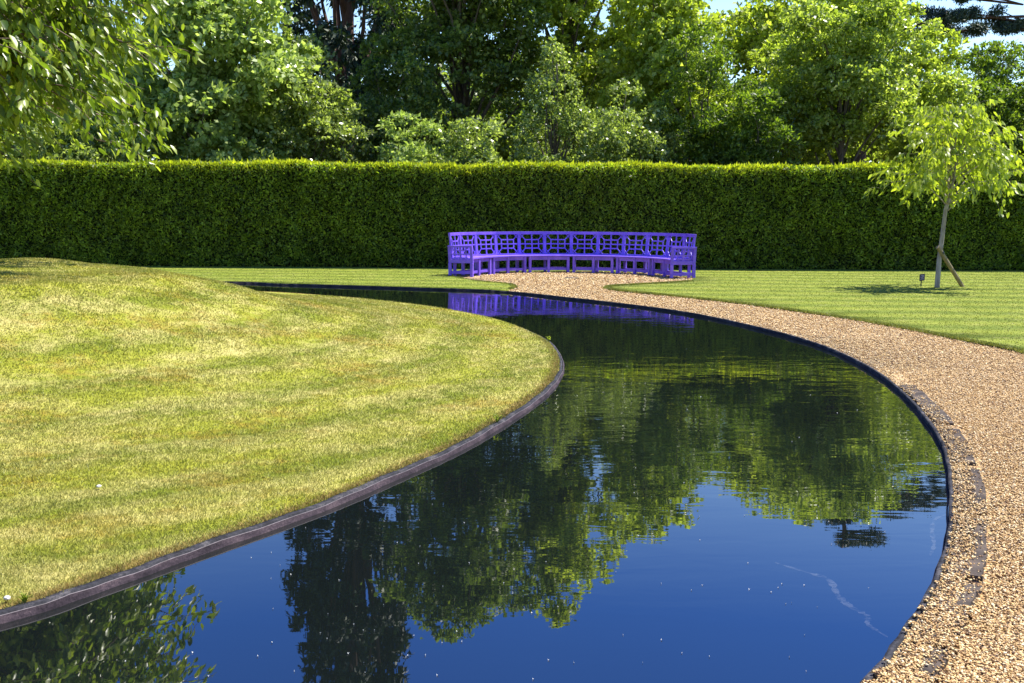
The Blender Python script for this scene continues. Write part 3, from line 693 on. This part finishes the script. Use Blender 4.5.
# ------------------------------------------------------------------ ground cover and small things
def blades(name, mat, n, sampler, hfn, seed, label, h0=.015):
    rng = np.random.RandomState(seed); P = sampler(rng, n); n = len(P)
    z = hfn(P[:, 0], P[:, 1]); d = rng.normal(size=(n, 2))*.6; dist = np.hypot(P[:, 0], P[:, 1])
    h = h0*(.5+rng.rand(n)); wd = .0022*np.maximum(1, dist/4.5)
    s_ = rng.normal(size=(n, 2)); s_ /= np.linalg.norm(s_, axis=1)[:, None]
    A = np.c_[P+s_*wd[:, None], z-.003]; B = np.c_[P-s_*wd[:, None], z-.003]; C = np.c_[P+d*h[:, None], z+h]
    V = np.stack([A, B, C], 1).reshape(-1, 3)
    tag(mesh_np(name, V, np.arange(3*n).reshape(n, 3), mat, rnd=np.repeat(rng.rand(n), 3)), label, kind='stuff')
def isl(rng, n):
    t = rng.rand(n); D = 3.3*(20/3.3)**(t**.9); px = rng.uniform(-30, 575, n); P = np.c_[(px-512)/F*D, D]
    return P[inside(INN, P[:, 0], P[:, 1])]
blades('grass', M['blades'], 420000, isl, lambda X, Y: LI+mound(X, Y), 91, 'short mown grass blades on the mound lawn')
def back_lawn(rng, n):
    D = 11*(30.4/11)**(rng.rand(n)**.85); px = rng.uniform(-60, 1090, n); P = np.c_[(px-512)/F*D, D]
    return P[~inside(OUT, P[:, 0], P[:, 1]) & ~inside(GRAV, P[:, 0], P[:, 1])]
blades('back_grass', M['blades2'], 170000, back_lawn, lambda X, Y: LW+0*X, 94, 'short mown grass blades on the flat back lawn', .010)
def edge_blades(rng, n):                 # untrimmed fringe along the turf edges
    L = np.array([p for p in spline([G(*q, LW) for q in path_px+nose_px], 30)]+left); i = rng.randint(0, len(L)-1, n); t = rng.rand(n)[:, None]
    P = L[i]*(1-t)+L[i+1]*t+rng.normal(size=(n, 2))*.03; return P
blades('lawn_grass', M['blades2'], 26000, edge_blades, lambda X, Y: LW+0*X, 92, 'short grass fringe along the edges of the lawn', .025)
def fringe(rng, n):
    L = np.array(INN); i = rng.randint(0, len(L), n); t = rng.rand(n)[:, None]; P = L[i]*(1-t)+L[(i+1) % len(L)]*t
    c = np.array([MOUND[0]+1, MOUND[1]]); d = P-c; d /= np.linalg.norm(d, axis=1)[:, None]; return P-d*(np.abs(rng.normal(size=(n, 1)))*.045+.010)
blades('edge_grass', M['dry'], 60000, fringe, lambda X, Y: LI+0*X, 93, 'dry trodden grass and moss along the edge of the mound lawn', .013)

def pebbles():
    rng = np.random.RandomState(95); n = 380000
    t = rng.rand(n)**1.15; D = 3.2*(29/3.2)**t; px = rng.uniform(480, 1050, n); P = np.c_[(px-512)/F*D, D]
    P = P[~inside(OUT, P[:, 0], P[:, 1]) & inside(GRAV, P[:, 0], P[:, 1])]; n = len(P)
    dist = np.hypot(P[:, 0], P[:, 1]); s_ = (.0036+.0044*rng.rand(n))*np.maximum(1, dist/9.5)
    base = np.array([(1, 0, 0), (-1, 0, 0), (0, 1, 0), (0, -1, 0), (0, 0, 1), (0, 0, -1), (.6, .6, .5), (-.6, -.5, .55)], float)[:6]
    Fq = np.array([(0, 2, 4), (2, 1, 4), (1, 3, 4), (3, 0, 4), (2, 0, 5), (1, 2, 5), (3, 1, 5), (0, 3, 5)])
    V = base[None]*(1+.5*rng.normal(size=(n, 6, 1))*.4)*s_[:, None, None]
    V *= np.stack([1+.5*rng.rand(n), .7+.4*rng.rand(n), .5+.3*rng.rand(n)], 1)[:, None, :]
    an = rng.rand(n)*6.28; tl = rng.normal(size=n)*.4; ca, sa = np.cos(an)[:, None], np.sin(an)[:, None]
    x, y, z = V[..., 0], V[..., 1], V[..., 2]; x, z = x*np.cos(tl)[:, None]-z*np.sin(tl)[:, None], x*np.sin(tl)[:, None]+z*np.cos(tl)[:, None]
    X = x*ca-y*sa; Y = x*sa+y*ca; zz = .004+.008*rng.rand(n)+.006*np.sin(P[:, 0]*2.3)*np.sin(P[:, 1]*1.9)
    # fewer stones lie on the coping slabs
    V = np.stack([X+P[:, :1], Y+P[:, 1:], z+zz[:, None]], -1).reshape(-1, 3)
    L = np.array(OUT)[:52]; dm = np.full(n, 9.0)
    for q in L: dm = np.minimum(dm, np.hypot(P[:, 0]-q[0], P[:, 1]-q[1]))
    zoff = np.where(dm < .19, .017, 0); V = V.reshape(n, 6, 3); V[:, :, 2] += zoff[:, None]
    kp = (dm > .21) | (rng.rand(n) < np.where(dm < .125, .78, .12+.6*(np.sin(P[:, 1]*6)*np.sin(P[:, 0]*5+2) > .2))); kp &= (dm > .035)
    V = V[kp]; n = len(V); Fc = (np.arange(n)[:, None, None]*6+Fq[None]).reshape(-1, 3)
    tag(mesh_np('gravel', V.reshape(-1, 3), Fc, M['pebble'], rnd=np.repeat(rng.rand(n), 6)), 'loose golden gravel stones on the path', kind='stuff')
pebbles()

def floating():
    rng = np.random.RandomState(97)
    mb = MB(); pts = [(math.cos(a_)*.011*(1+.25*math.sin(3*a_)), math.sin(a_)*.008, .002+.003*math.cos(2*a_)) for a_ in np.linspace(0, 2*math.pi, 8)[:-1]]
    mb.v = pts+[(0, 0, .0005)]; n = len(pts); mb.f = [(i, (i+1) % n, n) for i in range(n)]
    o = mb.build('floating_petal', M['petal']); first = o; k = 0
    while k < 110:
        px, py = rng.uniform(120, 940), 330+350*rng.rand()**.8
        x, y = G(px, py, WATER_Z)
        if not inside(OUT, [x], [y])[0] or inside(INN, [x], [y])[0]: continue
        mn = min(math.hypot(x-q[0], y-q[1]) for q in OUT[:160]+INN[:120])
        if mn < .15: continue
        c = first if k == 0 else first.copy()
        if k: COL.objects.link(c)
        c.location = (x, y, WATER_Z+.002); c.rotation_euler = (0, 0, rng.rand()*6); s_ = (.12+.25*rng.rand())*max(1, y/6)*(2.2 if rng.rand() < .06 else 1); c.scale = (s_, s_, 1)
        tag(c, 'tiny whitish petal floating on the dark pond water', 'petal', 'petals floating on the pond'); k += 1
floating()

def scum(pxs, label, wd):
    s_ = bpy.data.materials.get('pale_film')
    if not s_:
        q = N('pale_film'); al = q.math('MULTIPLY', q.ramp(q.noise(24, 5, rough=.7), [(.40, (0, 0, 0)), (.75, (1, 1, 1))]), .10)
        q.P(base=(.45, .5, .55), rough=.8, alpha=al); s_ = q.m
    L = [Vector((*q, WATER_Z+.003)) for q in spline([G(x, y, WATER_Z) for x, y in pxs], 10)]; V = []; Fc = []; rng = random.Random(4)
    for i, p in enumerate(L):
        t = (L[min(i+1, len(L)-1)]-L[max(0, i-1)]).normalized(); nn = Vector((-t.y, t.x, 0)); ww = wd*(.35+.9*rng.random())*math.sin(math.pi*min(1, max(.05, i/(len(L)-1))))**.4
        V += [p+nn*ww, p-nn*ww]
    for i in range(len(L)-1): Fc.append((2*i, 2*i+1, 2*i+3, 2*i+2))
    tag(mesh_np('surface_film', V, Fc, s_), label, 'water film')
scum([(775, 563), (800, 571), (828, 580), (838, 596), (850, 607), (868, 617), (868, 625), (888, 638)], 'long pale wavy film trail drifting on the near blue water', .017)
scum([(946, 515), (935, 520), (932, 532), (934, 545), (930, 556)], 'short pale film trail close to the gravel bank rim', .012)

# drain cover in the gravel, pale stones, weeds by the edging
x, y = G(573, 278.3); dr = empty('drain_cover', (x, y, .004)); tag(dr, 'small flat dark drain cover in the gravel before the bench', 'drain cover')
mb = MB(); mb.box((0, 0, .006), (.19, 0, 0), (0, .12, 0), (0, 0, .006)); mb.build('frame', M['iron'], dr, bevel=.003)
mb = MB()
for k in range(6): mb.box((-.125+.05*k, 0, .014), (.010, 0, 0), (0, .10, 0), (0, 0, .004))
mb.build('grate', M['iron'], dr)
def rock(px, py, r_, label, z=LW, seed=1):
    import bmesh
    bm = bmesh.new(); bmesh.ops.create_icosphere(bm, subdivisions=2, radius=r_); rg = random.Random(seed)
    for v_ in bm.verts: v_.co *= 1+.25*(rg.random()-.5); v_.co.z *= .6
    me = bpy.data.meshes.new('stone'); bm.to_mesh(me); bm.free(); me.materials.append(M['stone']); o = bpy.data.objects.new('stone', me); COL.objects.link(o)
    x_, y_ = G(px, py, z); o.location = (x_, y_, z+r_*.35+float(mound(np.array([x_]), np.array([y_]))[0])); tag(o, label, 'stone')
rock(7, 599, .014, 'pale stone on the grass by the pond edging at the left edge', seed=2)
rock(99, 487, .014, 'pale fleck of stone lying in the mound grass well above the edging', seed=3)
def weed(px, py, h, n, label, seed, fl=False):
    rng = np.random.RandomState(seed); x_, y_ = G(px, py, LW); root = empty('weed', (x_, y_, LW)); tag(root, label, 'plant'); mb = MB(); P = []; D = []
    for i in range(n):
        d = rng.normal(size=2)*h*.5; mb.tube([(0, 0, -.02), (d[0]*.5, d[1]*.5, h*.5), (d[0], d[1], h*(.6+.6*rng.rand()))], [.003, .002, .0015], 4)
        for t in rng.rand(7): P.append((d[0]*t, d[1]*t, h*t*.9)); D.append((rng.normal(), rng.normal(), .4))
    mb.build('stem', M['young'], root); P, D = np.array(P), np.array(D); l = h*(.25+.2*rng.rand(len(P)))
    V, Fc, r_ = leaves_np(P, D, rng.normal(size=P.shape)+np.array([0, 0, 1]), l, l*.4, rng); mesh_np('foliage', V, Fc, M['young'], root, r_)
weed(24, 600, .028, 14, 'little weed growing over the edging at the left edge', 1)
weed(549, 341, .06, 7, 'small weed at the tip of the mound lawn beside the far water', 2)
weed(497, 421, .05, 8, 'small weed in the bare strip along the mound edging', 3)
